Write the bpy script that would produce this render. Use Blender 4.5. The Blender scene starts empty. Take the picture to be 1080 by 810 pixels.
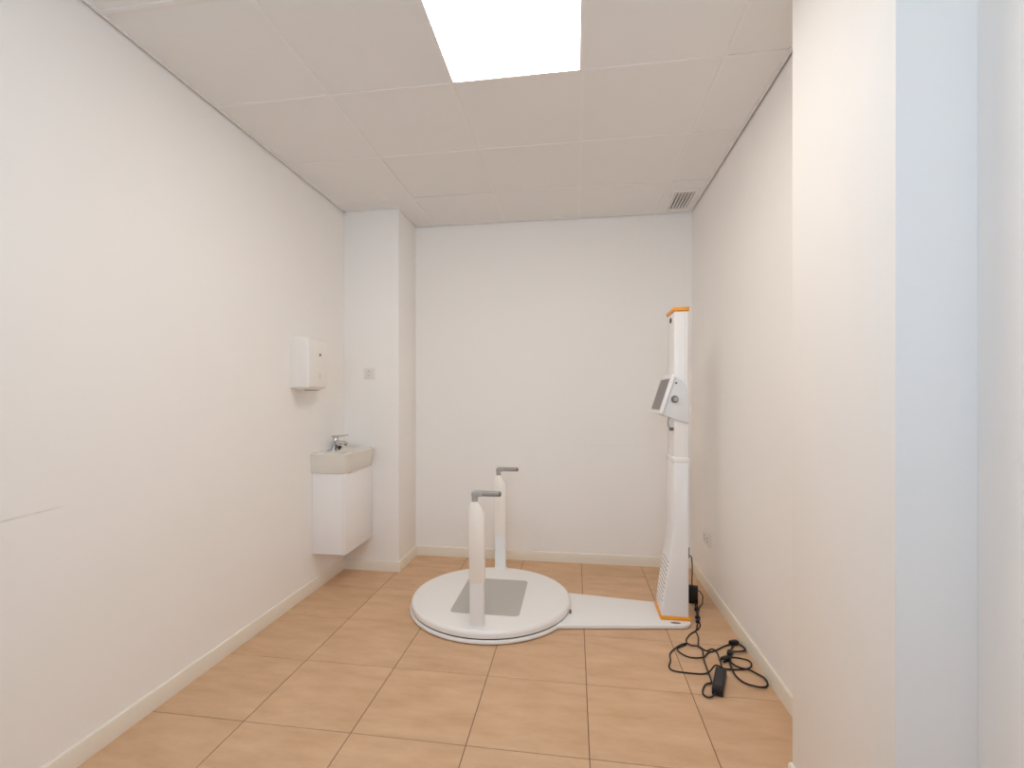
import bpy, bmesh, math, random
from mathutils import Vector, Matrix

random.seed(7)
scene = bpy.context.scene
COL = scene.collection

# ------------------------------------------------------------------ camera
YAW = 0.1491
cam_data = bpy.data.cameras.new('camera')
cam_data.sensor_width = 36.0
cam_data.sensor_fit = 'HORIZONTAL'
cam_data.lens = 36.0 * 507.8 / 1080.0
cam_data.shift_x = (540.0 - 529.37) / 1080.0
cam_data.shift_y = (420.06 - 405.0) / 1080.0
cam_data.clip_start = 0.02
cam = bpy.data.objects.new('camera', cam_data)
COL.objects.link(cam)
cam.location = (0, 0, 1.28)
cam.rotation_euler = (math.pi / 2, 0, YAW)
scene.camera = cam

# ------------------------------------------------------------------ view / light
vs = scene.view_settings
vs.view_transform = 'Standard'
vs.look = 'None'
vs.exposure = -0.06
vs.gamma = 1.0
vs.use_curve_mapping = False
scene.cycles.max_bounces = 16
scene.cycles.diffuse_bounces = 12
scene.cycles.glossy_bounces = 4
scene.cycles.sample_clamp_indirect = 6.0

world = bpy.data.worlds.new('daylight_sky')
scene.world = world
world.use_nodes = True
world.node_tree.nodes['Background'].inputs[0].default_value = (0.72, 0.85, 1.0, 1)
world.node_tree.nodes['Background'].inputs[1].default_value = 0.5

# cool daylight through the unseen window added behind the camera
win_light = bpy.data.lights.new('window_daylight', 'AREA')
win_light.shape = 'RECTANGLE'
win_light.size = 2.0
win_light.size_y = 0.9
win_light.energy = 42.0
win_light.color = (0.62, 0.80, 1.0)
wl = bpy.data.objects.new('window_daylight', win_light)
COL.objects.link(wl)
wl.location = (-0.35, -1.32, 2.0)
wl.rotation_euler = (math.pi / 2, 0, 0)      # faces +Y, into the room

PANEL_STRENGTH = 17.0
PANEL_COLOR = (1.0, 0.945, 0.88)

# ------------------------------------------------------------------ dimensions
XL, XR = -1.718, 0.8765          # side walls
YB, YR = 3.795, -1.1             # far wall, wall behind the camera
HC = 2.68                        # ceiling height
T = 0.579                        # ceiling module
GX, GY = 0.036, 2.091            # ceiling grid origin
FT = 0.45                        # floor tile module
FX, FY = 0.0541, 2.1858          # floor grid origin
PLX, PLY = -1.2835, 3.406        # far left pillar (corner)
PRX, PRY0, PRY1 = 0.713, 1.199, 1.718   # right pillar

# ------------------------------------------------------------------ materials
def srgb(r, g, b):
    f = lambda v: ((v / 255.0) / 12.92) if v / 255.0 <= 0.04045 else (((v / 255.0) + 0.055) / 1.055) ** 2.4
    return (f(r), f(g), f(b), 1.0)


def mat(name, col, rough=0.5, metal=0.0, noise=0.0, scale=8.0, bump=0.0, bscale=200.0, spec=0.5, coat=0.0):
    m = bpy.data.materials.new(name)
    m.use_nodes = True
    nt = m.node_tree
    b = nt.nodes['Principled BSDF']
    b.inputs['Roughness'].default_value = rough
    b.inputs['Metallic'].default_value = metal
    b.inputs['Specular IOR Level'].default_value = spec
    b.inputs['Coat Weight'].default_value = coat
    b.inputs['Base Color'].default_value = col
    tc = nt.nodes.new('ShaderNodeTexCoord')
    if noise > 0:
        n = nt.nodes.new('ShaderNodeTexNoise')
        n.inputs['Scale'].default_value = scale
        n.inputs['Detail'].default_value = 4
        r = nt.nodes.new('ShaderNodeMix')
        r.data_type = 'RGBA'
        r.inputs[6].default_value = tuple(c * (1 - noise) for c in col[:3]) + (1,)
        r.inputs[7].default_value = tuple(min(1, c * (1 + noise)) for c in col[:3]) + (1,)
        nt.links.new(tc.outputs['Object'], n.inputs['Vector'])
        nt.links.new(n.outputs['Fac'], r.inputs[0])
        nt.links.new(r.outputs[2], b.inputs['Base Color'])
    if bump > 0:
        n2 = nt.nodes.new('ShaderNodeTexNoise')
        n2.inputs['Scale'].default_value = bscale
        n2.inputs['Detail'].default_value = 3
        bp = nt.nodes.new('ShaderNodeBump')
        bp.inputs['Strength'].default_value = bump
        bp.inputs['Distance'].default_value = 0.002
        nt.links.new(tc.outputs['Object'], n2.inputs['Vector'])
        nt.links.new(n2.outputs['Fac'], bp.inputs['Height'])
        nt.links.new(bp.outputs['Normal'], b.inputs['Normal'])
    return m


def scuff_wall(name, col, axis, a0, a1, z0, z1, amount):
    """Painted wall with one faint rubbed line running from (a0,z0) to (a1,z1); axis 0/1 = world X/Y."""
    m = mat(name, col, 0.62, noise=0.012, scale=2.2, bump=0.12, bscale=120.0, spec=0.3)
    nt = m.node_tree
    b = nt.nodes['Principled BSDF']
    src = b.inputs['Base Color'].links[0].from_socket
    tc = [n for n in nt.nodes if n.type == 'TEX_COORD'][0]
    sep = nt.nodes.new('ShaderNodeSeparateXYZ')
    nt.links.new(tc.outputs['Object'], sep.inputs[0])
    A = sep.outputs[axis]
    Z = sep.outputs[2]

    def math_(op, x, y=None, z=None):
        n = nt.nodes.new('ShaderNodeMath')
        n.operation = op
        for i, v in enumerate((x, y, z)):
            if v is None:
                continue
            if isinstance(v, (int, float)):
                n.inputs[i].default_value = v
            else:
                nt.links.new(v, n.inputs[i])
        return n.outputs[0]
    slope = (z1 - z0) / (a1 - a0)
    line = math_('MULTIPLY_ADD', A, slope, z0 - slope * a0)
    d = math_('ABSOLUTE', math_('SUBTRACT', Z, line))
    band = math_('SUBTRACT', 1.0, math_('MINIMUM', math_('DIVIDE', d, 0.0045), 1.0))
    mid, half = (a0 + a1) / 2, abs(a1 - a0) / 2
    run = math_('SUBTRACT', 1.0, math_('MINIMUM', math_('DIVIDE', math_('ABSOLUTE', math_('SUBTRACT', A, mid)), half), 1.0))
    run = math_('MINIMUM', math_('MULTIPLY', run, 4.0), 1.0)
    n = nt.nodes.new('ShaderNodeTexNoise')
    n.inputs['Scale'].default_value = 30.0
    nt.links.new(tc.outputs['Object'], n.inputs['Vector'])
    fac = math_('MULTIPLY', math_('MULTIPLY', math_('MULTIPLY', band, run), n.outputs['Fac']), amount)
    mx = nt.nodes.new('ShaderNodeMix')
    mx.data_type = 'RGBA'
    nt.links.new(fac, mx.inputs[0])
    nt.links.new(src, mx.inputs[6])
    mx.inputs[7].default_value = srgb(120, 110, 104)
    nt.links.new(mx.outputs[2], b.inputs['Base Color'])
    return m


WALLC = srgb(246, 243, 239)
M = {}
M['wall'] = mat('painted_wall', WALLC, 0.62, noise=0.012, scale=2.2, bump=0.12, bscale=120.0, spec=0.3)
M['wall_left'] = scuff_wall('painted_wall_scuffed', WALLC, 1, 1.02, 1.41, 0.898, 0.913, 0.40)
M['wall_rear'] = mat('rear_wall_bounce_cut_grey', srgb(104, 104, 106), 0.65, noise=0.012, scale=2.2, bump=0.12, bscale=120.0, spec=0.3)  # unseen wall, darkened to cut bounce light near the camera
M['wall_far'] = scuff_wall('painted_wall_rubbed', WALLC, 0, 0.05, 0.60, 0.912, 0.918, 0.14)
M['baseboard'] = mat('baseboard_cream', srgb(236, 227, 211), 0.42, noise=0.015, scale=5.0)
M['grout'] = mat('floor_grout', srgb(122, 92, 74), 0.85, noise=0.08, scale=30.0)
M['ceil'] = mat('ceiling_tile', srgb(236, 235, 233), 0.85, noise=0.012, scale=6.0, bump=0.25, bscale=260.0, spec=0.2)
M['tbar'] = mat('ceiling_bar_white', srgb(238, 236, 233), 0.5)
M['plenum'] = mat('ceiling_void', srgb(90, 86, 82), 0.9)
M['white'] = mat('white_gloss_plastic', srgb(243, 241, 238), 0.28, noise=0.004, scale=3.0, coat=0.15)
M['coolwhite'] = mat('cool_white_plastic', srgb(242, 241, 240), 0.3, noise=0.004, scale=3.0)
M['sleeve'] = mat('cream_white_sleeve', srgb(247, 240, 230), 0.38, noise=0.006, scale=4.0)
M['lacquer'] = mat('white_lacquer', srgb(244, 241, 239), 0.25, noise=0.004, scale=3.0, coat=0.2)
M['ceramic'] = mat('white_ceramic', srgb(230, 225, 215), 0.12, noise=0.004, scale=3.0, coat=0.5)
M['dispenser'] = mat('dispenser_plastic', srgb(240, 236, 230), 0.3, noise=0.004, scale=4.0)
M['orange'] = mat('orange_plastic', srgb(246, 160, 34), 0.35, noise=0.02, scale=9.0)
M['pad'] = mat('grey_standing_pad', srgb(188, 185, 178), 0.5, noise=0.02, scale=14.0, bump=0.2, bscale=400)
M['grey'] = mat('grey_plastic', srgb(172, 168, 164), 0.45, noise=0.02, scale=20.0)
M['grip'] = mat('dark_grey_grip', srgb(158, 154, 149), 0.6, noise=0.05, scale=60.0, bump=0.3, bscale=500)
M['bracket'] = mat('bracket_light_grey', srgb(226, 226, 226), 0.35, noise=0.005, scale=5.0)
M['knob'] = mat('knob_grey', srgb(112, 108, 103), 0.4, noise=0.05, scale=40.0)
M['screen'] = mat('unlit_screen', srgb(108, 100, 95), 0.3, noise=0.04, scale=30.0, spec=0.5)
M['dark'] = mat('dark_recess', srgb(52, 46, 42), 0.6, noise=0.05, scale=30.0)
M['black'] = mat('black_cable_plastic', srgb(13, 12, 12), 0.45, noise=0.1, scale=40.0)
M['printlabel'] = mat('grey_print_label', srgb(48, 48, 50), 0.5, noise=0.1, scale=90.0)
M['chrome'] = mat('chrome', srgb(205, 205, 208), 0.12, metal=1.0, noise=0.01, scale=6.0)
M['socket'] = mat('socket_plastic', srgb(234, 231, 226), 0.3, noise=0.004, scale=5.0)
M['socketin'] = mat('socket_recess_plastic', srgb(205, 201, 195), 0.35, noise=0.01, scale=8.0)
M['slot'] = mat('louvre_slot_beige', srgb(176, 160, 142), 0.6, noise=0.03, scale=20.0)
M['vent'] = mat('vent_white_metal', srgb(236, 234, 231), 0.4, noise=0.005, scale=8.0)
M['duct'] = mat('vent_duct_metal', srgb(205, 202, 198), 0.6, noise=0.02, scale=8.0)
M['alu'] = mat('window_frame_aluminium', srgb(215, 217, 220), 0.35, metal=0.2, noise=0.01, scale=8.0)

# floor tile: beige porcelain with faint streaks, every tile with its own tone
m = bpy.data.materials.new('beige_floor_tile')
m.use_nodes = True
nt = m.node_tree
b = nt.nodes['Principled BSDF']
tc = nt.nodes.new('ShaderNodeTexCoord')
oi = nt.nodes.new('ShaderNodeObjectInfo')
mp = nt.nodes.new('ShaderNodeMapping')
mp.inputs['Scale'].default_value = (2.2, 6.5, 1.0)
comb = nt.nodes.new('ShaderNodeCombineXYZ')
mul = nt.nodes.new('ShaderNodeMath'); mul.operation = 'MULTIPLY'; mul.inputs[1].default_value = 37.0
nt.links.new(oi.outputs['Random'], mul.inputs[0])
nt.links.new(mul.outputs[0], comb.inputs[0]); nt.links.new(mul.outputs[0], comb.inputs[1])
nt.links.new(comb.outputs[0], mp.inputs['Location'])
nt.links.new(tc.outputs['Object'], mp.inputs['Vector'])
n1 = nt.nodes.new('ShaderNodeTexNoise'); n1.inputs['Scale'].default_value = 1.7; n1.inputs['Detail'].default_value = 6
n1.inputs['Roughness'].default_value = 0.62
nt.links.new(mp.outputs[0], n1.inputs['Vector'])
ramp = nt.nodes.new('ShaderNodeValToRGB')
ramp.color_ramp.elements[0].position = 0.30; ramp.color_ramp.elements[0].color = srgb(202, 163, 127)
ramp.color_ramp.elements[1].position = 0.72; ramp.color_ramp.elements[1].color = srgb(221, 185, 150)
nt.links.new(n1.outputs['Fac'], ramp.inputs[0])
hsv = nt.nodes.new('ShaderNodeHueSaturation')
mr = nt.nodes.new('ShaderNodeMapRange'); mr.inputs[3].default_value = 0.965; mr.inputs[4].default_value = 1.03
nt.links.new(oi.outputs['Random'], mr.inputs[0]); nt.links.new(mr.outputs[0], hsv.inputs['Value'])
nt.links.new(ramp.outputs[0], hsv.inputs['Color'])
nt.links.new(hsv.outputs[0], b.inputs['Base Color'])
b.inputs['Roughness'].default_value = 0.48
b.inputs['Specular IOR Level'].default_value = 0.22
n2 = nt.nodes.new('ShaderNodeTexNoise'); n2.inputs['Scale'].default_value = 45
bp = nt.nodes.new('ShaderNodeBump'); bp.inputs['Strength'].default_value = 0.08; bp.inputs['Distance'].default_value = 0.002
nt.links.new(tc.outputs['Object'], n2.inputs['Vector']); nt.links.new(n2.outputs['Fac'], bp.inputs['Height'])
nt.links.new(bp.outputs['Normal'], b.inputs['Normal'])
M['tile'] = m

# lit diffuser of the LED panel
m = bpy.data.materials.new('led_diffuser_lit')
m.use_nodes = True
b = m.node_tree.nodes['Principled BSDF']
b.inputs['Base Color'].default_value = (0.9, 0.9, 0.9, 1)
b.inputs['Emission Color'].default_value = PANEL_COLOR + (1,)
b.inputs['Emission Strength'].default_value = PANEL_STRENGTH
M['led'] = m

# window pane: clear thin glass
m = bpy.data.materials.new('window_glass')
m.use_nodes = True
nt = m.node_tree
nt.nodes.remove(nt.nodes['Principled BSDF'])
out = [n for n in nt.nodes if n.type == 'OUTPUT_MATERIAL'][0]
tr = nt.nodes.new('ShaderNodeBsdfTransparent'); tr.inputs[0].default_value = (0.95, 0.97, 0.98, 1)
gl = nt.nodes.new('ShaderNodeBsdfGlossy'); gl.inputs['Roughness'].default_value = 0.02
mx = nt.nodes.new('ShaderNodeMixShader'); mx.inputs[0].default_value = 0.06
nt.links.new(tr.outputs[0], mx.inputs[1]); nt.links.new(gl.outputs[0], mx.inputs[2]); nt.links.new(mx.outputs[0], out.inputs[0])
M['glass'] = m

# ------------------------------------------------------------------ helpers
def link(name, me, material=None, parent=None, loc=None, smooth=None):
    o = bpy.data.objects.new(name, me)
    COL.objects.link(o)
    if material is not None and not me.materials:
        me.materials.append(M[material])
    if loc is not None:
        o.location = loc
    if parent is not None:
        o.parent = parent
    return o


def finish(bm, name, smooth=35):
    bmesh.ops.recalc_face_normals(bm, faces=bm.faces)
    if smooth:
        lim = math.radians(smooth)
        for f in bm.faces:
            f.smooth = True
        for e in bm.edges:
            e.smooth = len(e.link_faces) == 2 and e.calc_face_angle(3.2) < lim
    me = bpy.data.meshes.new(name)
    bm.to_mesh(me)
    bm.free()
    return me


def box_mesh(name, x0, x1, y0, y1, z0, z1, bevel=0.0, seg=2, smooth=35):
    bm = bmesh.new()
    v = [bm.verts.new((x, y, z)) for z in (z0, z1) for y in (y0, y1) for x in (x0, x1)]
    for q in ((0, 1, 3, 2), (4, 6, 7, 5), (0, 4, 5, 1), (2, 3, 7, 6), (0, 2, 6, 4), (1, 5, 7, 3)):
        bm.faces.new([v[i] for i in q])
    if bevel:
        bmesh.ops.bevel(bm, geom=bm.edges[:], offset=bevel, segments=seg, profile=0.5, affect='EDGES', clamp_overlap=True)
    return finish(bm, name, smooth)


def box(name, material, parent, *a, bevel=0.0, seg=2):
    return link(name, box_mesh(name, *a, bevel=bevel, seg=seg), material, parent)


def prism_mesh(name, pts, axis, a0, a1, bevel=0.0, seg=2, smooth=35):
    """Extrude a 2D polygon. axis 'z': pts=(x,y); axis 'y': pts=(x,z); axis 'x': pts=(y,z)."""
    bm = bmesh.new()
    def P(p, a):
        return {'z': (p[0], p[1], a), 'y': (p[0], a, p[1]), 'x': (a, p[0], p[1])}[axis]
    lo = [bm.verts.new(P(p, a0)) for p in pts]
    hi = [bm.verts.new(P(p, a1)) for p in pts]
    n = len(pts)
    bm.faces.new(lo)
    bm.faces.new(hi)
    for i in range(n):
        bm.faces.new((lo[i], lo[(i + 1) % n], hi[(i + 1) % n], hi[i]))
    bmesh.ops.recalc_face_normals(bm, faces=bm.faces)
    if bevel:
        es = [e for e in bm.edges if len(e.link_faces) == 2 and e.calc_face_angle(0) > math.radians(30)]
        bmesh.ops.bevel(bm, geom=es, offset=bevel, segments=seg, profile=0.5, affect='EDGES', clamp_overlap=True)
    return finish(bm, name, smooth)


def prism(name, material, parent, *a, **k):
    return link(name, prism_mesh(name, *a, **k), material, parent)


def arc(cx, cy, r, a0, a1, n):
    return [(cx + r * math.cos(math.radians(a0 + (a1 - a0) * i / n)), cy + r * math.sin(math.radians(a0 + (a1 - a0) * i / n))) for i in range(n + 1)]


def rrect(x0, x1, y0, y1, r, n=5):
    return arc(x1 - r, y1 - r, r, 0, 90, n) + arc(x0 + r, y1 - r, r, 90, 180, n) + arc(x0 + r, y0 + r, r, 180, 270, n) + arc(x1 - r, y0 + r, r, 270, 360, n)


def lathe_mesh(name, prof, seg=48, smooth=35):
    """Closed turned solid about Z from (r,z) pairs, from axis to axis."""
    bm = bmesh.new()
    rings = []
    for r, z in prof:
        if r < 1e-6:
            rings.append([bm.verts.new((0, 0, z))])
        else:
            rings.append([bm.verts.new((r * math.cos(2 * math.pi * i / seg), r * math.sin(2 * math.pi * i / seg), z)) for i in range(seg)])
    for a, b_ in zip(rings, rings[1:]):
        for i in range(seg):
            j = (i + 1) % seg
            if len(a) == 1 and len(b_) == 1:
                continue
            if len(a) == 1:
                bm.faces.new((a[0], b_[j], b_[i]))
            elif len(b_) == 1:
                bm.faces.new((a[i], a[j], b_[0]))
            else:
                bm.faces.new((a[i], a[j], b_[j], b_[i]))
    return finish(bm, name, smooth)


def catmull(pts, sub=6):
    P = [Vector(p) for p in pts]
    if len(P) < 3:
        return P
    ext = [P[0] * 2 - P[1]] + P + [P[-1] * 2 - P[-2]]
    outp = []
    for i in range(1, len(ext) - 2):
        p0, p1, p2, p3 = ext[i - 1:i + 3]
        for k in range(sub):
            t = k / sub
            outp.append(0.5 * ((2 * p1) + (p2 - p0) * t + (2 * p0 - 5 * p1 + 4 * p2 - p3) * t * t + (3 * p1 - p0 - 3 * p2 + p3) * t ** 3))
    outp.append(P[-1])
    return outp


def tube_mesh(name, pts, r, seg=8, sub=6, r_end=None):
    path = catmull(pts, sub) if sub else [Vector(p) for p in pts]
    bm = bmesh.new()
    rings = []
    up = None
    for i, p in enumerate(path):
        t = (path[min(i + 1, len(path) - 1)] - path[max(i - 1, 0)]).normalized()
        if up is None:
            up = Vector((0, 0, 1)) if abs(t.z) < 0.9 else Vector((1, 0, 0))
        n = (up - t * up.dot(t))
        if n.length < 1e-5:
            n = Vector((0, 1, 0)) - t * t.y
        n.normalize()
        up = n
        bn = t.cross(n)
        rr = r if r_end is None else r + (r_end - r) * i / (len(path) - 1)
        rings.append([bm.verts.new(p + (n * math.cos(2 * math.pi * k / seg) + bn * math.sin(2 * math.pi * k / seg)) * rr) for k in range(seg)])
    for a, b_ in zip(rings, rings[1:]):
        for k in range(seg):
            j = (k + 1) % seg
            bm.faces.new((a[k], a[j], b_[j], b_[k]))
    bm.faces.new(rings[0][::-1])
    bm.faces.new(rings[-1])
    return finish(bm, name, 50)


def tube(name, material, parent, pts, r, **k):
    return link(name, tube_mesh(name, pts, r, **k), material, parent)


def empty(name, loc=(0, 0, 0), label=None, cat=None, group=None):
    o = bpy.data.objects.new(name, None)
    COL.objects.link(o)
    o.location = loc
    o.empty_display_size = 0.1
    tag(o, label, cat, group)
    return o


def tag(o, label=None, cat=None, group=None, kind=None):
    if label: o['label'] = label
    if cat: o['category'] = cat
    if group: o['group'] = group
    if kind: o['kind'] = kind
    return o


def structure(name, material, *a, label=None, cat=None, bevel=0.0):
    o = box(name, material, None, *a, bevel=bevel)
    return tag(o, label, cat, kind='structure')


# ------------------------------------------------------------------ room shell
structure('wall_left', 'wall_left', XL - 0.12, XL, YR - 0.12, YB + 0.12, -0.05, HC + 0.25,
          label='long plain white painted wall on the left with the dispenser', cat='wall')
structure('wall_far', 'wall_far', XL, XR, YB, YB + 0.12, -0.05, HC + 0.25,
          label='plain white end wall behind the body scanner', cat='wall')
structure('wall_right', 'wall', XR, XR + 0.12, YR - 0.12, YB + 0.12, -0.05, HC + 0.25,
          label='white painted wall on the right with a low socket', cat='wall')
structure('wall_pillar_left', 'wall', XL, PLX, PLY, YB, -0.02, HC + 0.2, bevel=0.002,
          label='white boxed pillar in the far corner beside the washbasin', cat='wall')
structure('wall_pillar_right', 'wall', PRX, XR, PRY0, PRY1, -0.02, HC + 0.2, bevel=0.002,
          label='white pillar projecting from the right wall close to the viewer', cat='wall')

# unseen wall and window, added behind the camera to let in daylight
WX0, WX1, WZ0, WZ1 = -1.35, 0.65, 1.5, 2.5
bm = bmesh.new()
def add_box(bm, x0, x1, y0, y1, z0, z1):
    v = [bm.verts.new((x, y, z)) for z in (z0, z1) for y in (y0, y1) for x in (x0, x1)]
    for q in ((0, 1, 3, 2), (4, 6, 7, 5), (0, 4, 5, 1), (2, 3, 7, 6), (0, 2, 6, 4), (1, 5, 7, 3)):
        bm.faces.new([v[i] for i in q])
add_box(bm, XL, WX0, YR - 0.12, YR, -0.05, HC + 0.25)
add_box(bm, WX1, XR, YR - 0.12, YR, -0.05, HC + 0.25)
add_box(bm, WX0, WX1, YR - 0.12, YR, -0.05, WZ0)
add_box(bm, WX0, WX1, YR - 0.12, YR, WZ1, HC + 0.25)
o = link('wall_rear', finish(bm, 'wall_rear'), 'wall_rear')
tag(o, 'unseen wall added behind the viewpoint, grey to cut bounce light', 'wall', kind='structure')
w = empty('added_window_1', ((WX0 + WX1) / 2, YR - 0.06, WZ0), 'unseen aluminium window added behind the viewpoint for daylight', 'window')
w['kind'] = 'structure'
def wbox(name, material, x0, x1, y0, y1, z0, z1, bevel=0.0):
    c = w.location
    return box(name, material, w, x0 - c.x, x1 - c.x, y0 - c.y, y1 - c.y, z0 - c.z, z1 - c.z, bevel=bevel)
fy0, fy1 = YR - 0.09, YR - 0.04
wbox('window_frame', 'alu', WX0, WX1, fy0, fy1, WZ0, WZ0 + 0.05)
wbox('window_frame', 'alu', WX0, WX1, fy0, fy1, WZ1 - 0.05, WZ1)
for xx in (WX0, -0.375, WX1 - 0.05):
    wbox('window_frame', 'alu', xx, xx + 0.05, fy0, fy1, WZ0 + 0.05, WZ1 - 0.05)
wbox('pane', 'glass', WX0 + 0.05, -0.375, YR - 0.068, YR - 0.062, WZ0 + 0.05, WZ1 - 0.05)
wbox('pane', 'glass', -0.325, WX1 - 0.05, YR - 0.068, YR - 0.062, WZ0 + 0.05, WZ1 - 0.05)

# baseboards
BH, BT = 0.076, 0.013
def baseboard(name, pts_a, pts_b, normal, label):
    """Straight baseboard from a to b, its face pointing along normal (2D), top edge eased."""
    a, b_, n = Vector(pts_a), Vector(pts_b), Vector(normal)
    bm = bmesh.new()
    prof = [(0, 0.0), (BT, 0.0), (BT, BH - 0.008), (BT - 0.003, BH - 0.002), (BT - 0.007, BH), (0, BH)]
    ra = [bm.verts.new((a.x + n.x * d, a.y + n.y * d, z)) for d, z in prof]
    rb = [bm.verts.new((b_.x + n.x * d, b_.y + n.y * d, z)) for d, z in prof]
    k = len(prof)
    for i in range(k):
        bm.faces.new((ra[i], ra[(i + 1) % k], rb[(i + 1) % k], rb[i]))
    bm.faces.new(ra); bm.faces.new(rb)
    o = link(name, finish(bm, name), 'baseboard')
    return tag(o, label, 'baseboard', kind='structure')
baseboard('baseboard_left', (XL, YR), (XL, PLY), (1, 0), 'cream baseboard along the foot of the left wall')
baseboard('baseboard_pillar_front', (XL + BT, PLY), (PLX + BT, PLY), (0, -1), 'short cream baseboard under the washbasin pillar face')
baseboard('baseboard_pillar_side', (PLX, PLY), (PLX, YB), (1, 0), 'short cream baseboard on the narrow side of the corner pillar')
baseboard('baseboard_far', (PLX + BT, YB), (XR, YB), (0, -1), 'cream baseboard along the end wall behind the turntable')
baseboard('baseboard_right', (XR, PRY1), (XR, YB - BT), (-1, 0), 'cream baseboard along the right wall beside the cables')
baseboard('baseboard_pillar_right', (PRX, PRY0 - BT), (PRX, PRY1), (-1, 0), 'cream baseboard at the foot of the near right pillar')

# floor: grout bed and single tiles
fl = structure('floor', 'grout', XL, XR, YR, YB, -0.08, -0.0025,
               label='floor of square beige tiles with thin brown joints', cat='floor')
G = 0.0016
tile_me = box_mesh('tile', -FT / 2 + G, FT / 2 - G, -FT / 2 + G, FT / 2 - G, -0.012, 0.0, bevel=0.0012, seg=1)
tile_me.materials.append(M['tile'])
cut = {}
i0 = math.floor((XL - FX) / FT); i1 = math.ceil((XR - FX) / FT)
j0 = math.floor((YR - FY) / FT); j1 = math.ceil((YB - FY) / FT)
for j in range(j1 - 1, j0 - 1, -1):
    for i in range(i0, i1):
        x0, x1 = max(FX + FT * i, XL), min(FX + FT * (i + 1), XR)
        y0, y1 = max(FY + FT * j, YR), min(FY + FT * (j + 1), YB)
        if x1 - x0 < 0.01 or y1 - y0 < 0.01:
            continue
        wdt, dpt = x1 - x0, y1 - y0
        if abs(wdt - FT) < 1e-6 and abs(dpt - FT) < 1e-6:
            me = tile_me
        else:
            key = (round(wdt, 4), round(dpt, 4))
            if key not in cut:
                cut[key] = box_mesh('tile', -wdt / 2 + G, wdt / 2 - G, -dpt / 2 + G, dpt / 2 - G, -0.012, 0.0, bevel=0.0012, seg=1)
                cut[key].materials.append(M['tile'])
            me = cut[key]
        link('tile', me, None, fl, ((x0 + x1) / 2, (y0 + y1) / 2, 0))

# suspended ceiling: slab above, bars, single tiles
ce = structure('ceiling', 'plenum', XL, XR, YR, YB, HC + 0.14, HC + 0.25,
               label='suspended ceiling of square white panels', cat='ceiling')
xs = [XL + 0.010] + [GX + T * i for i in (-2, -1, 0, 1)] + [XR - 0.010]
ys = [YR + 0.01] + [GY + T * j for j in range(-5, 3)] + [YB - 0.010]
BW = 0.0075                       # half width of a bar
PANEL = (2, [k for k in range(len(ys) - 1) if abs(ys[k + 1] - GY) < 1e-6][0])
def overlap_pillar(x0, x1, y0, y1):
    return []
ctile = {}
for a in range(len(xs) - 1):
    for c in range(len(ys) - 1):
        if (a, c) == PANEL:
            continue
        if a == len(xs) - 2 and c == len(ys) - 2:
            continue              # panel with the vent, built below
        x0, x1, y0, y1 = xs[a] + 0.004, xs[a + 1] - 0.004, ys[c] + 0.004, ys[c + 1] - 0.004
        dz = random.choice((0, 0, 0.0006, 0.0012))
        me = box_mesh('ceiling_tile', -(x1 - x0) / 2, (x1 - x0) / 2, -(y1 - y0) / 2, (y1 - y0) / 2, 0, 0.012, bevel=0.0015, seg=1)
        link('ceiling_tile', me, 'ceil', ce, ((x0 + x1) / 2, (y0 + y1) / 2, HC + 0.003 + dz))
for x in xs[1:-1]:
    box('grid_bar', 'tbar', ce, x - BW, x + BW, ys[0], ys[-1], HC, HC + 0.003)
for y in ys[1:-1]:
    for a in range(len(xs) - 1):
        box('grid_bar', 'tbar', ce, xs[a] + (BW if a else 0), xs[a + 1] - (BW if a < len(xs) - 2 else 0), y - BW, y + BW, HC + 0.0003, HC + 0.003)
# perimeter angle, standing a few millimetres off the walls
g0, gw = 0.008, 0.022
box('edge_bar', 'tbar', ce, XL + g0, XL + gw, YR + g0, PLY - g0, HC - 0.002, HC + 0.004)
box('edge_bar', 'tbar', ce, XL + g0, PLX + gw, PLY - gw, PLY - g0, HC - 0.002, HC + 0.0035)
box('edge_bar', 'tbar', ce, PLX + g0, PLX + gw, PLY - g0, YB - g0, HC - 0.002, HC + 0.004)
box('edge_bar', 'tbar', ce, PLX + gw, XR - gw, YB - gw, YB - g0, HC - 0.002, HC + 0.0035)
box('edge_bar', 'tbar', ce, XR - gw, XR - g0, PRY1 + g0, YB - g0, HC - 0.002, HC + 0.004)
box('edge_bar', 'tbar', ce, XR - gw, XR - g0, YR + g0, PRY0 - g0, HC - 0.002, HC + 0.004)
box('edge_bar', 'tbar', ce, PRX - gw, PRX - g0, PRY0 - gw, PRY1 + gw, HC - 0.002, HC + 0.004)
box('edge_bar', 'tbar', ce, XL + gw, XR - gw, YR + g0, YR + gw, HC - 0.002, HC + 0.0035)

# corner ceiling tile cut around the vent
VX0, VX1, VY0, VY1 = 0.660, 0.832, 3.385, 3.725
cx0, cx1, cy0, cy1 = xs[-2] + 0.004, xs[-1] - 0.004, ys[-2] + 0.004, ys[-1] - 0.004
bm = bmesh.new()
z0, z1 = HC + 0.003, HC + 0.015
add_box(bm, cx0, VX0 + 0.012, cy0, cy1, z0, z1)
add_box(bm, VX1 - 0.012, cx1, cy0, cy1, z0, z1)
add_box(bm, VX0 + 0.012, VX1 - 0.012, cy0, VY0 + 0.012, z0, z1)
add_box(bm, VX0 + 0.012, VX1 - 0.012, VY1 - 0.012, cy1, z0, z1)
link('ceiling_tile', finish(bm, 'ceiling_tile_cut'), 'ceil', ce)

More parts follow.
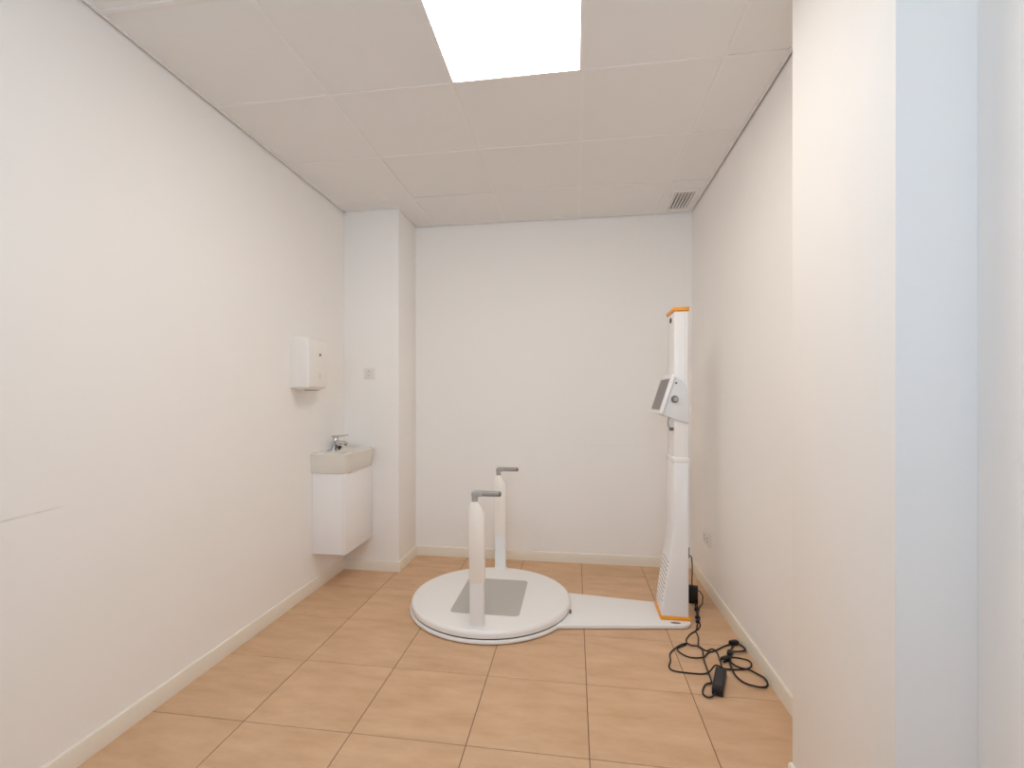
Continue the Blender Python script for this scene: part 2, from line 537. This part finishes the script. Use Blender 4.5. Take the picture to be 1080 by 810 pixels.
# ------------------------------------------------------------------ ceiling things
px0, px1, py0, py1 = xs[2] + 0.002, xs[3] - 0.002, ys[PANEL[1]] + 0.002, ys[PANEL[1] + 1] - 0.002
pl = empty('ceiling_light', ((px0 + px1) / 2, (py0 + py1) / 2, HC), 'square lit LED panel set flush into the ceiling', 'ceiling light')
hw, hd = (px1 - px0) / 2, (py1 - py0) / 2
fw = 0.012
for a in ((-hw, hw, -hd, -hd + fw), (-hw, hw, hd - fw, hd), (-hw, -hw + fw, -hd + fw, hd - fw), (hw - fw, hw, -hd + fw, hd - fw)):
    box('frame', 'tbar', pl, a[0], a[1], a[2], a[3], -0.001, 0.012, bevel=0.001, seg=1)
box('diffuser', 'led', pl, -hw + fw, hw - fw, -hd + fw, hd - fw, 0.002, 0.008)

vt = empty('ceiling_vent', ((VX0 + VX1) / 2, (VY0 + VY1) / 2, HC), 'small white slatted air vent in the ceiling corner', 'vent')
hx, hy = (VX1 - VX0) / 2, (VY1 - VY0) / 2
fr = 0.020
for a in ((-hx, hx, -hy, -hy + fr * 1.3), (-hx, hx, hy - fr * 1.3, hy), (-hx, -hx + fr, -hy + fr * 1.3, hy - fr * 1.3), (hx - fr, hx, -hy + fr * 1.3, hy - fr * 1.3)):
    box('frame', 'vent', vt, a[0], a[1], a[2], a[3], -0.006, 0.003, bevel=0.001, seg=1)
ns = 6
span = 2 * (hx - fr)
slat_me = prism_mesh('slat', [(-0.0080, -0.0035), (0.0060, 0.0015), (0.0066, 0.0000), (-0.0074, -0.0050)], 'y', -hy + fr * 1.3, hy - fr * 1.3)
for k in range(ns):
    link('slat', slat_me, 'vent', vt, (-hx + fr + span * (k + 0.5) / ns, 0, 0))
bm = bmesh.new()
add_box(bm, -hx + 0.014, hx - 0.014, -hy + 0.014, hy - 0.014, 0.07, 0.075)
add_box(bm, -hx + 0.012, -hx + 0.014, -hy + 0.014, hy - 0.014, 0.004, 0.075)
add_box(bm, hx - 0.014, hx - 0.012, -hy + 0.014, hy - 0.014, 0.004, 0.075)
add_box(bm, -hx + 0.012, hx - 0.012, -hy + 0.012, -hy + 0.014, 0.004, 0.075)
add_box(bm, -hx + 0.012, hx - 0.012, hy - 0.014, hy - 0.012, 0.004, 0.075)
link('duct', finish(bm, 'duct'), 'duct', vt)

# ------------------------------------------------------------------ paper dispenser on the left wall
dz0, dz1 = 1.338, 1.655
dd = 0.128
dp = empty('paper_dispenser', (XL, 2.82, dz0), 'white plastic wall dispenser mounted high above the washbasin', 'dispenser')
H_ = dz1 - dz0
box('back_plate', 'dispenser', dp, 0.0, 0.006, -0.104, 0.104, 0.006, H_ - 0.006)
prism('cover', 'dispenser', dp, [(0.004, 0.002), (dd - 0.006, 0.006), (dd, 0.024), (dd, H_ * 0.72), (dd - 0.008, H_ - 0.014), (dd - 0.028, H_ - 0.002), (0.004, H_)], 'y', -0.110, 0.110, bevel=0.011, seg=4)
# bottom outlet: tray with dark slot
prism('outlet_tray', 'dispenser', dp, [(0.030, -0.004), (dd - 0.024, -0.006), (dd - 0.020, 0.010), (0.030, 0.012)], 'y', -0.085, 0.085, bevel=0.003)
prism('paper_slot', 'dark', dp, rrect(0.058, 0.102, -0.050, 0.066, 0.014), 'z', -0.0085, -0.003)
lk = link('lock', lathe_mesh('lock', [(0, 0), (0.0085, 0), (0.0085, 0.004), (0.006, 0.0055), (0, 0.0055)], 20), 'knob', dp, (dd - 0.0005, 0.020, 0.216))
lk.rotation_euler = (0, math.pi / 2, 0)
box('level_window', 'socketin', dp, dd - 0.001, dd + 0.0012, 0.014, 0.021, 0.062, 0.098, bevel=0.001)

# ------------------------------------------------------------------ washbasin corner
cb = empty('vanity_cabinet', (XL, 3.18, 0.25), 'white wall-hung vanity cabinet under the washbasin', 'cabinet')
CD, CH = 0.232, 0.535            # depth, height
cy0_, cy1_ = 2.967 - 3.18, 3.403 - 3.18
box('body', 'lacquer', cb, 0.001, CD - 0.019, cy0_, cy1_, 0, CH, bevel=0.0015)
box('door', 'lacquer', cb, CD - 0.018, CD, cy0_, cy1_, 0, CH, bevel=0.0025)

bs = empty('wash_basin', (XL, 3.17, 0.786), 'small white ceramic washbasin on the wall-hung cabinet', 'washbasin')
def basin_ring(inset, front_r=0.055):
    x1 = 0.268 - inset
    y0, y1 = -0.224 + inset * 0.5, 0.224 - inset
    r = max(front_r - inset * 0.4, 0.02)
    pts = [(0.0, y0)]
    # near front corner softly bowed, far corner rounded
    pts += arc(x1 - r, y0 + r, r, 270, 360, 8)
    pts += arc(x1 - r, y1 - r, r, 0, 90, 8)
    pts += [(0.0, y1)]
    return pts
def ring_shift(pts, xmin):
    return [(max(x, xmin), y) for x, y in pts]
bm = bmesh.new()
HB = 0.132
layers = [(ring_shift(basin_ring(0.030), 0.0), 0.0), (ring_shift(basin_ring(0.022), 0.0), 0.010), (ring_shift(basin_ring(0.011), 0.0), 0.07),
          (ring_shift(basin_ring(0.003), 0.0), HB - 0.012), (ring_shift(basin_ring(0.0), 0.0), HB - 0.005), (ring_shift(basin_ring(0.004), 0.0), HB),
          (ring_shift(basin_ring(0.014), 0.075), HB - 0.001), (ring_shift(basin_ring(0.022), 0.083), HB - 0.010), (ring_shift(basin_ring(0.045), 0.100), 0.06), (ring_shift(basin_ring(0.085), 0.125), 0.045)]
rings = [[bm.verts.new((x, y, z)) for x, y in pts] for pts, z in layers]
for a, b_ in zip(rings, rings[1:]):
    k = len(a)
    for i in range(k):
        bm.faces.new((a[i], a[(i + 1) % k], b_[(i + 1) % k], b_[i]))
bm.faces.new(rings[0]); bm.faces.new(rings[-1])
link('bowl', finish(bm, 'bowl', 50), 'ceramic', bs)
link('drain', lathe_mesh('drain', [(0, 0), (0.020, 0), (0.020, 0.003), (0.014, 0.004), (0, 0.004)], 24), 'chrome', bs, (0.165, 0.0, 0.0455))

fc = empty('basin_faucet', (XL + 0.042, 3.185, 0.918), 'small chrome lever faucet on the washbasin rim', 'faucet')
link('base', lathe_mesh('base', [(0, 0), (0.026, 0), (0.026, 0.006), (0.022, 0.009), (0, 0.009)], 28), 'chrome', fc)
bd = link('body', lathe_mesh('body', [(0, 0), (0.021, 0), (0.020, 0.04), (0.019, 0.078), (0.016, 0.083), (0, 0.083)], 28), 'chrome', fc, (0, 0, 0.006))
bd.rotation_euler = (0, math.radians(11), 0)
sp = prism('spout', 'chrome', fc, [(0.010, 0.034), (0.100, 0.040), (0.102, 0.054), (0.060, 0.062), (0.010, 0.066)], 'y', -0.013, 0.013, bevel=0.005, seg=3)
link('aerator', lathe_mesh('aerator', [(0, 0), (0.0095, 0), (0.0095, 0.010), (0, 0.010)], 20), 'knob', sp, (0.086, 0, 0.031))
prism('lever', 'chrome', fc, [(-0.012, 0.086), (0.030, 0.088), (0.105, 0.101), (0.104, 0.107), (0.034, 0.103), (-0.010, 0.101)], 'y', -0.014, 0.014, bevel=0.004, seg=3)
link('drain_lift_knob', lathe_mesh('drain_lift_knob', [(0, 0), (0.006, 0), (0.006, 0.008), (0.014, 0.012), (0.016, 0.022), (0.010, 0.030), (0, 0.031)], 20), 'black', fc, (0.045, -0.012, 0.0))

# ------------------------------------------------------------------ sockets
def socket(name, loc, rot, label, gangs=1):
    s = empty(name, loc, label, 'socket')
    s.rotation_euler = (0, 0, rot)     # local -Y points into the room
    wdt = 0.082 + 0.071 * (gangs - 1)
    box('plate', 'socket', s, -wdt / 2, wdt / 2, -0.009, 0, -0.041, 0.041, bevel=0.003, seg=2)
    for g in range(gangs):
        cx = (g - (gangs - 1) / 2) * 0.071
        box('insert', 'socket', s, cx - 0.028, cx + 0.028, -0.0105, -0.008, -0.028, 0.028, bevel=0.001, seg=1)
        r = link('recess', lathe_mesh('recess', [(0, -0.002), (0.0195, -0.002), (0.0195, 0.0), (0.0175, 0.0012), (0.0165, 0.0), (0.0165, -0.0012), (0, -0.0012)], 28), 'socketin', s, (cx, -0.0105, 0))
        r.rotation_euler = (math.pi / 2, 0, 0)
        for dx in (-0.0095, 0.0095):
            h_ = link('contact_hole', lathe_mesh('contact_hole', [(0, -0.001), (0.0034, -0.001), (0.0034, 0.0006), (0, 0.0006)], 12), 'dark', r, (dx, 0, -0.001))
        link('earth_clip', box_mesh('earth_clip', -0.003, 0.003, 0.012, 0.0165, -0.001, 0.002), 'knob', r)
        link('earth_clip', box_mesh('earth_clip', -0.003, 0.003, -0.0165, -0.012, -0.001, 0.002), 'knob', r)
    return s
socket('wall_socket', (-1.512, PLY, 1.465), 0, 'single white wall socket on the pillar above the washbasin')
socket('double_socket', (XR, 3.375, 0.345), -math.pi / 2, 'low white double socket on the right wall behind the scanner tower', 2)

# ------------------------------------------------------------------ body scanner
TC = (-0.508, 2.938)             # turntable centre
sc = empty('body_scanner', (TC[0], TC[1], 0), 'white body scanner with round turntable, two grab posts and orange-trimmed tower', 'scanner')
ox, oy = TC
def L(pts):
    return [(x - ox, y - oy) for x, y in pts]
# fixed base disc and turning disc
base = link('base_disc', lathe_mesh('base_disc', [(0, 0.003), (0.484, 0.003), (0.490, 0.005), (0.494, 0.009), (0.494, 0.018), (0.492, 0.022), (0.487, 0.0242), (0, 0.0245)], 96), 'white', sc)
link('base_shadow_ring', lathe_mesh('base_shadow_ring', [(0, 0.0), (0.474, 0.0), (0.474, 0.004), (0, 0.004)], 96), 'dark', base)  # dark ring coloured to give the shadow under the base
link('shadow_gap', lathe_mesh('shadow_gap', [(0, 0.0240), (0.4815, 0.0240), (0.4815, 0.0315), (0, 0.0315)], 96), 'dark', base)  # dark disc stands in for the shade between the two discs
tt = link('turntable', lathe_mesh('turntable', [(0, 0.031), (0.483, 0.031), (0.4855, 0.0322), (0.486, 0.038), (0.486, 0.052), (0.484, 0.059), (0.478, 0.0655), (0.468, 0.0685), (0.456, 0.069), (0, 0.069)], 96), 'white', sc)
tag(prism('standing_pad', 'pad', tt, L(rrect(-0.700, -0.303, 2.652, 3.180, 0.030)), 'z', 0.0685, 0.071, bevel=0.001, seg=1), 'grey rounded square standing pad')
# bridge plate to the tower, narrowing towards it
bridge = [(-0.120, 2.676)] + arc(0.580, 2.850, 0.070, -82, 0, 8) + arc(0.605, 3.020, 0.045, 0, 84, 5) + [(-0.120, 3.150)]
prism('bridge_plate', 'white', sc, L(bridge), 'z', 0.003, 0.025, bevel=0.005, seg=3)
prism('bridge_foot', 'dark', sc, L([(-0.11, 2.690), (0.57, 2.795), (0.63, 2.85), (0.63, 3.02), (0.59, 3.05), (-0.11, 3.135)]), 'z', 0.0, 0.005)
st = link('foot_light', lathe_mesh('foot_light', [(0, 0), (0.028, 0), (0.027, 0.0012), (0, 0.0016)], 28), 'knob', sc, (0.560 - ox, 2.803 - oy, 0.0248))
st.scale = (1.0, 0.40, 1.0)
box('table_clip', 'knob', sc, -0.028 - ox, -0.016 - ox, 2.832 - oy, 2.852 - oy, 0.024, 0.044, bevel=0.003)

# grab posts
def grab_post(xmid, yfront):
    th = 0.045
    p = empty('grab_post', (xmid - ox, yfront + th / 2 - oy, 0.069))
    p.parent = sc
    w2 = 0.040
    prism('foot', 'coolwhite', p, rrect(-w2 - 0.004, w2 + 0.008, -th / 2 - 0.004, th / 2 + 0.006, 0.012), 'z', 0, 0.006, bevel=0.002, seg=1)
    prism('lower_post', 'coolwhite', p, rrect(-w2 + 0.002, w2 - 0.002, -th / 2 + 0.002, th / 2 - 0.002, 0.008), 'z', 0.006, 0.237)
    prism('upper_sleeve', 'sleeve', p, [(-w2, 0.237), (w2, 0.237), (w2, 0.604), (0.006, 0.664), (-0.030, 0.664), (-w2, 0.634)], 'y', -th / 2, th / 2, bevel=0.0025, seg=2)
    # elbow: upright neck and horizontal bar, then the ribbed grip
    e = tube('handle_neck', 'grey', p, [(-0.013, 0, 0.660), (-0.013, 0, 0.692), (-0.013, 0, 0.704)], 0.0165, seg=20, sub=2)
    prism('handle_elbow', 'grey', p, [(-0.030, 0.690), (0.004, 0.690), (0.030, 0.692), (0.030, 0.721), (-0.018, 0.721), (-0.030, 0.712)], 'y', -0.0165, 0.0165, bevel=0.006, seg=3)
    g = tube('handle_grip', 'grip', p, [(0.026, 0, 0.7065), (0.070, 0, 0.7065), (0.118, 0, 0.7065)], 0.0148, seg=20, sub=2)
    cap = link('grip_cap', lathe_mesh('grip_cap', [(0, 0), (0.0148, 0), (0.0135, 0.006), (0.008, 0.010), (0, 0.011)], 20), 'knob', g, (0.118, 0, 0.7065))
    cap.rotation_euler = (0, math.pi / 2, 0)
    return p
def copy_tree(o, parent):
    c = o.copy()
    COL.objects.link(c)
    c.parent = parent
    for ch in list(o.children):
        copy_tree(ch, c)
    return c
gp = grab_post(-0.509, 2.484)
gp2 = copy_tree(gp, sc)
gp2.location.x = -0.520 - ox
gp2.location.y = 3.368 + 0.0225 - oy
tag(gp, 'near grab post with grey handle'); tag(gp2, 'far grab post with grey handle')

# tower
ty0, ty1 = 2.842, 3.045
tw = empty('tower', (0.60 - ox, 2.94 - oy, 0.034)); tw.parent = sc
def TX(pts):
    return [(x - 0.60, z - 0.034) for x, z in pts]
lower = [(0.639, 0.041), (0.492, 0.041), (0.496, 0.10), (0.503, 0.155), (0.513, 0.22), (0.526, 0.30), (0.538, 0.38), (0.548, 0.46), (0.554, 0.54), (0.557, 0.62), (0.557, 0.925), (0.639, 0.925)]
lc = prism('lower_column', 'coolwhite', tw, TX(lower), 'y', ty0 - 2.94, ty1 - 2.94, bevel=0.006, seg=3)
prism('upper_column', 'white', tw, TX([(0.636, 0.933), (0.560, 0.933), (0.560, 1.775), (0.636, 1.775)]), 'y', ty0 + 0.004 - 2.94, ty1 - 0.004 - 2.94, bevel=0.006, seg=3)
prism('joint_collar', 'white', tw, TX([(0.641, 0.915), (0.553, 0.915), (0.553, 0.945), (0.641, 0.945)]), 'y', ty0 - 0.002 - 2.94, ty1 + 0.002 - 2.94, bevel=0.003)
tag(prism('top_cap', 'orange', tw, TX([(0.643, 1.775), (0.552, 1.775), (0.552, 1.790), (0.558, 1.796), (0.643, 1.796)]), 'y', ty0 - 0.004 - 2.94, ty1 + 0.004 - 2.94, bevel=0.003), 'orange cap on the tower top')
foot = [(0.648, 0.0245), (0.484, 0.0245), (0.484, 0.043), (0.648, 0.043)]
tag(prism('foot_trim', 'orange', tw, TX(foot), 'y', ty0 - 0.010 - 2.94, ty1 + 0.008 - 2.94, bevel=0.004), 'orange trim around the tower foot')
# front louvres, following the flare
def front_x(z):
    zs = [(p[1], p[0]) for p in lower[1:-1]]
    for (za, xa), (zb, xb) in zip(zs, zs[1:]):
        if za <= z <= zb:
            return xa + (xb - xa) * (z - za) / (zb - za)
    return 0.557
for k in range(10):
    za = 0.118 + 0.0245 * k
    zb = za + 0.0105
    xa, xb = front_x(za), front_x(zb)
    prism('louvre_slot', 'slot', lc, TX([(xa - 0.0010, za), (xb - 0.0010, zb), (xb + 0.004, zb), (xa + 0.004, za)]), 'y', -0.080, 0.080)
    prism('louvre', 'coolwhite', lc, TX([(xb - 0.0035, zb - 0.001), (xb - 0.0010, zb + 0.004), (xb + 0.003, zb + 0.004), (xb + 0.003, zb - 0.001)]), 'y', -0.080, 0.080)
def disc_on_front(name, material, x, y, z, r, t, parent, sy=1.0, sz=1.0):
    d = link(name, lathe_mesh(name, [(0, 0), (r, 0), (r, t * 0.6), (r * 0.8, t), (0, t)], 20), material, parent, (x - 0.60, y - 2.94, z - 0.034))
    d.rotation_euler = (0, -math.pi / 2, 0)
    d.scale = (sz, sy, 1)
    return d
disc_on_front('sensor_lens', 'dark', 0.5605, 2.940, 1.735, 0.017, 0.004, tw, 1.5)
disc_on_front('sensor_lens', 'dark', 0.5555, 2.940, 0.485, 0.017, 0.004, tw, 1.7)
# side joint line
box('column_seam', 'bracket', tw, 0.618 - 0.60, 0.6195 - 0.60, ty0 - 0.0005 + 0.0035 - 2.94, ty0 + 0.006 - 2.94, 0.95 - 0.034, 1.76 - 0.034)

# tablet and its bracket
br = prism('screen_bracket', 'bracket', tw, TX([(0.564, 1.400), (0.602, 1.376), (0.628, 1.330), (0.6395, 1.270), (0.6395, 1.136), (0.494, 1.186)]), 'y', ty0 - 0.010 - 2.94, ty1 + 0.010 - 2.94, bevel=0.005)
kb = link('pivot_knob', lathe_mesh('pivot_knob', [(0, 0), (0.020, 0), (0.020, 0.010), (0.017, 0.013), (0, 0.013)], 24), 'knob', br, (0.560 - 0.60, ty0 - 0.010 - 2.94, 1.275 - 0.034))
kb.rotation_euler = (math.pi / 2, 0, 0)
kc = link('pivot_face', lathe_mesh('pivot_face', [(0, 0), (0.012, 0), (0.011, 0.002), (0, 0.002)], 20), 'grey', br, (0.564 - 0.60, ty0 - 0.0225 - 2.94, 1.275 - 0.034))
kc.rotation_euler = (math.pi / 2, 0, 0)
bt = link('screw', lathe_mesh('screw', [(0, 0), (0.0065, 0), (0.006, 0.003), (0, 0.003)], 16), 'knob', br, (0.569 - 0.60, ty0 - 0.009 - 2.94, 1.366 - 0.034))
bt.rotation_euler = (math.pi / 2, 0, 0)
# screen slab: local X = across (world Y), local Z = up the slope, local Y = thickness
tb = empty('tablet', (0.520 - 0.60, 3.000 - 2.94, 1.302 - 0.034)); tb.parent = tw
tilt = math.atan2(0.557 - 0.485, 1.41 - 1.19)
W2, HT2 = 0.178, 0.118
tm = prism_mesh('tablet_case', rrect(-W2, W2, -HT2, HT2, 0.010), 'x', -0.010, 0.010, bevel=0.003, seg=2)
tb.rotation_euler = (0, tilt, 0)
link('tablet_case', tm, 'white', tb)
tag(link('screen', prism_mesh('screen', rrect(-W2 + 0.030, W2 - 0.045, -HT2 + 0.022, HT2 - 0.026, 0.004), 'x', -0.0108, -0.009), 'screen', tb), 'dark unlit screen')
# short hanging lead under the tablet
ld = tube('tablet_lead', 'grip', tw, [(0.536 - 0.60, 2.850 - 2.94, 1.185 - 0.034), (0.528 - 0.60, 2.850 - 2.94, 1.15 - 0.034), (0.530 - 0.60, 2.852 - 2.94, 1.125 - 0.034), (0.540 - 0.60, 2.855 - 2.94, 1.110 - 0.034), (0.552 - 0.60, 2.858 - 2.94, 1.105 - 0.034)], 0.0035)
box('lead_plug', 'knob', ld, 0.536 - 0.60, 0.558 - 0.60, 2.846 - 2.94, 2.866 - 2.94, 1.096 - 0.034, 1.114 - 0.034, bevel=0.003)
# power inlet on the back of the tower
box('power_inlet', 'knob', tw, 0.638 - 0.60, 0.672 - 0.60, 2.965 - 2.94, 2.995 - 2.94, 0.335 - 0.034, 0.400 - 0.034, bevel=0.005)

# ------------------------------------------------------------------ cables and adapters
RC = 0.0037
def flat(pts, z=None, jitter=0.0):
    return [(min(x, 0.857), y, (RC if z is None else z) + jitter * (k % 3)) for k, (x, y) in enumerate(pts)]

# adapter standing behind the tower
a1 = empty('power_adapter', (0.738, 3.155, 0), 'black power adapter standing upright behind the tower foot', 'adapter')
bx = box('body', 'black', a1, -0.030, 0.026, -0.018, 0.018, 0.002, 0.108, bevel=0.005, seg=2)
bx.rotation_euler = (0, 0, math.radians(-12))
def rel(pts, o):
    return [(p[0] - o.location.x, p[1] - o.location.y, p[2] - o.location.z) for p in pts]
tube('cord_to_tower', 'black', a1, rel([(0.670, 2.980, 0.350), (0.692, 3.010, 0.33), (0.708, 3.06, 0.25), (0.720, 3.12, 0.15), (0.728, 3.150, 0.104)], a1), 0.0034)
tube('cord_loop', 'black', a1, rel([(0.752, 3.150, 0.075), (0.775, 3.165, 0.072), (0.800, 3.185, 0.035), (0.800, 3.19, 0.008), (0.786, 3.140, RC), (0.756, 3.086, RC), (0.738, 3.03, RC), (0.715, 2.96, RC)], a1), 0.0032)
tw1 = [(0.742, 3.135, 0.02), (0.737, 3.10, RC), (0.728, 3.061, RC + 0.004), (0.722, 3.00, RC), (0.708, 2.955, RC + 0.004), (0.700, 2.90, RC), (0.688, 2.857, RC), (0.672, 2.80, RC + 0.003), (0.659, 2.77, RC)]
c1 = [(0.622, 2.73), (0.585, 2.658), (0.575, 2.606), (0.530, 2.572), (0.517, 2.547), (0.525, 2.511), (0.556, 2.487), (0.597, 2.48), (0.632, 2.492), (0.662, 2.539), (0.696, 2.559), (0.723, 2.578), (0.765, 2.622), (0.800, 2.643)]
tube('cord', 'black', a1, rel(tw1 + flat(c1, jitter=0.002), a1), RC)
def plug(parent, o, x, y, ang, length=0.034, pins=True):
    """Moulded two-pin plug lying on the floor, pins along its heading."""
    p = link('plug', prism_mesh('plug', [(-0.020, -0.007), (0.0, -0.013), (length, -0.013), (length, 0.013), (0.0, 0.013), (-0.020, 0.007)], 'z', 0.0, 0.022, bevel=0.005, seg=2), 'black', parent, (x - o.location.x, y - o.location.y, 0.001))
    p.rotation_euler = (0, 0, ang)
    if pins:
        for s in (-0.0095, 0.0095):
            q = link('pin', tube_mesh('pin', [(length - 0.002, s, 0.014), (length + 0.018, s, 0.014)], 0.0022, seg=8, sub=0), 'chrome', p)
    return p
plug(a1, a1, 0.812, 2.648, math.radians(20), 0.03)
# cord tie where the strands are bundled
for (x, y, a) in ((0.727, 3.048, 70), (0.707, 2.940, 65), (0.696, 2.885, 70)):
    t_ = link('cord_tie', box_mesh('cord_tie', -0.014, 0.014, -0.009, 0.009, 0.0, 0.013, bevel=0.003, seg=2), 'black', a1, (x - a1.location.x, y - a1.location.y, 0))
    t_.rotation_euler = (0, 0, math.radians(a))

# brick on the open floor
a2 = empty('power_adapter', (0.640, 2.268, 0), 'black power brick lying on the floor among the cable loops', 'adapter')
ang = math.atan2(2.365 - 2.174, 0.677 - 0.606)
bk = link('body', box_mesh('body', -0.096, 0.096, -0.023, 0.023, 0.001, 0.034, bevel=0.005, seg=2), 'black', a2)
bk.rotation_euler = (0, 0, ang)
link('rating_label', box_mesh('rating_label', -0.066, 0.066, -0.014, 0.014, 0.0335, 0.0346), 'printlabel', bk)
c2 = [(0.659, 2.77), (0.654, 2.693), (0.630, 2.594), (0.643, 2.566), (0.626, 2.477), (0.618, 2.395), (0.615, 2.319), (0.606, 2.271), (0.577, 2.249), (0.552, 2.2), (0.555, 2.163), (0.576, 2.158), (0.600, 2.176)]
pre = [(0.752, 3.130, 0.012), (0.745, 3.09, RC), (0.738, 3.05, RC), (0.717, 3.0, RC + 0.006), (0.722, 2.94, RC), (0.704, 2.885, RC + 0.005), (0.700, 2.84, RC), (0.676, 2.79, RC)]
f2 = flat(c2, jitter=0.0025)
f2[-1] = (0.606, 2.182, 0.016)
tube('low_voltage_cord', 'black', a2, rel(pre + f2, a2), RC)
c3 = [(0.676, 2.366, 0.018), (0.688, 2.393, 0.008), (0.701, 2.474, RC), (0.707, 2.546, 0.007), (0.690, 2.568, 0.011), (0.660, 2.560, RC), (0.628, 2.588, 0.010), (0.597, 2.605, RC), (0.575, 2.606, 0.011), (0.531, 2.578, 0.010),
      (0.477, 2.512, RC), (0.463, 2.439, RC), (0.446, 2.382, RC), (0.457, 2.352, RC), (0.503, 2.342, RC), (0.584, 2.342, RC), (0.620, 2.352, 0.012), (0.655, 2.378, 0.03), (0.697, 2.392, 0.010), (0.756, 2.403, RC), (0.817, 2.425, RC), (0.841, 2.462, RC), (0.838, 2.495, RC), (0.803, 2.511, RC), (0.765, 2.512, RC), (0.738, 2.490, 0.010)]
tube('mains_cord', 'black', a2, rel(c3, a2), RC)
plug(a2, a2, 0.733, 2.482, math.radians(215), 0.030)

# separate mains lead: large loop by the baseboard
c4 = [(0.770, 2.560), (0.798, 2.560), (0.836, 2.567), (0.856, 2.590), (0.852, 2.620), (0.835, 2.640), (0.815, 2.636), (0.795, 2.60), (0.775, 2.555), (0.757, 2.516), (0.745, 2.481), (0.735, 2.426), (0.732, 2.349), (0.751, 2.286), (0.799, 2.259), (0.836, 2.272), (0.852, 2.299), (0.852, 2.335), (0.840, 2.366), (0.812, 2.396), (0.771, 2.408), (0.752, 2.441), (0.748, 2.474), (0.766, 2.526), (0.776, 2.535)]
ml = empty('mains_lead', (0.77, 2.47, 0), 'black mains lead in a wide loop against the right baseboard', 'cable')
tube('cord', 'black', ml, rel(flat(c4, z=0.008, jitter=0.002), ml), 0.0043)
plug(ml, ml, 0.762, 2.532, math.radians(60), 0.028, pins=False)
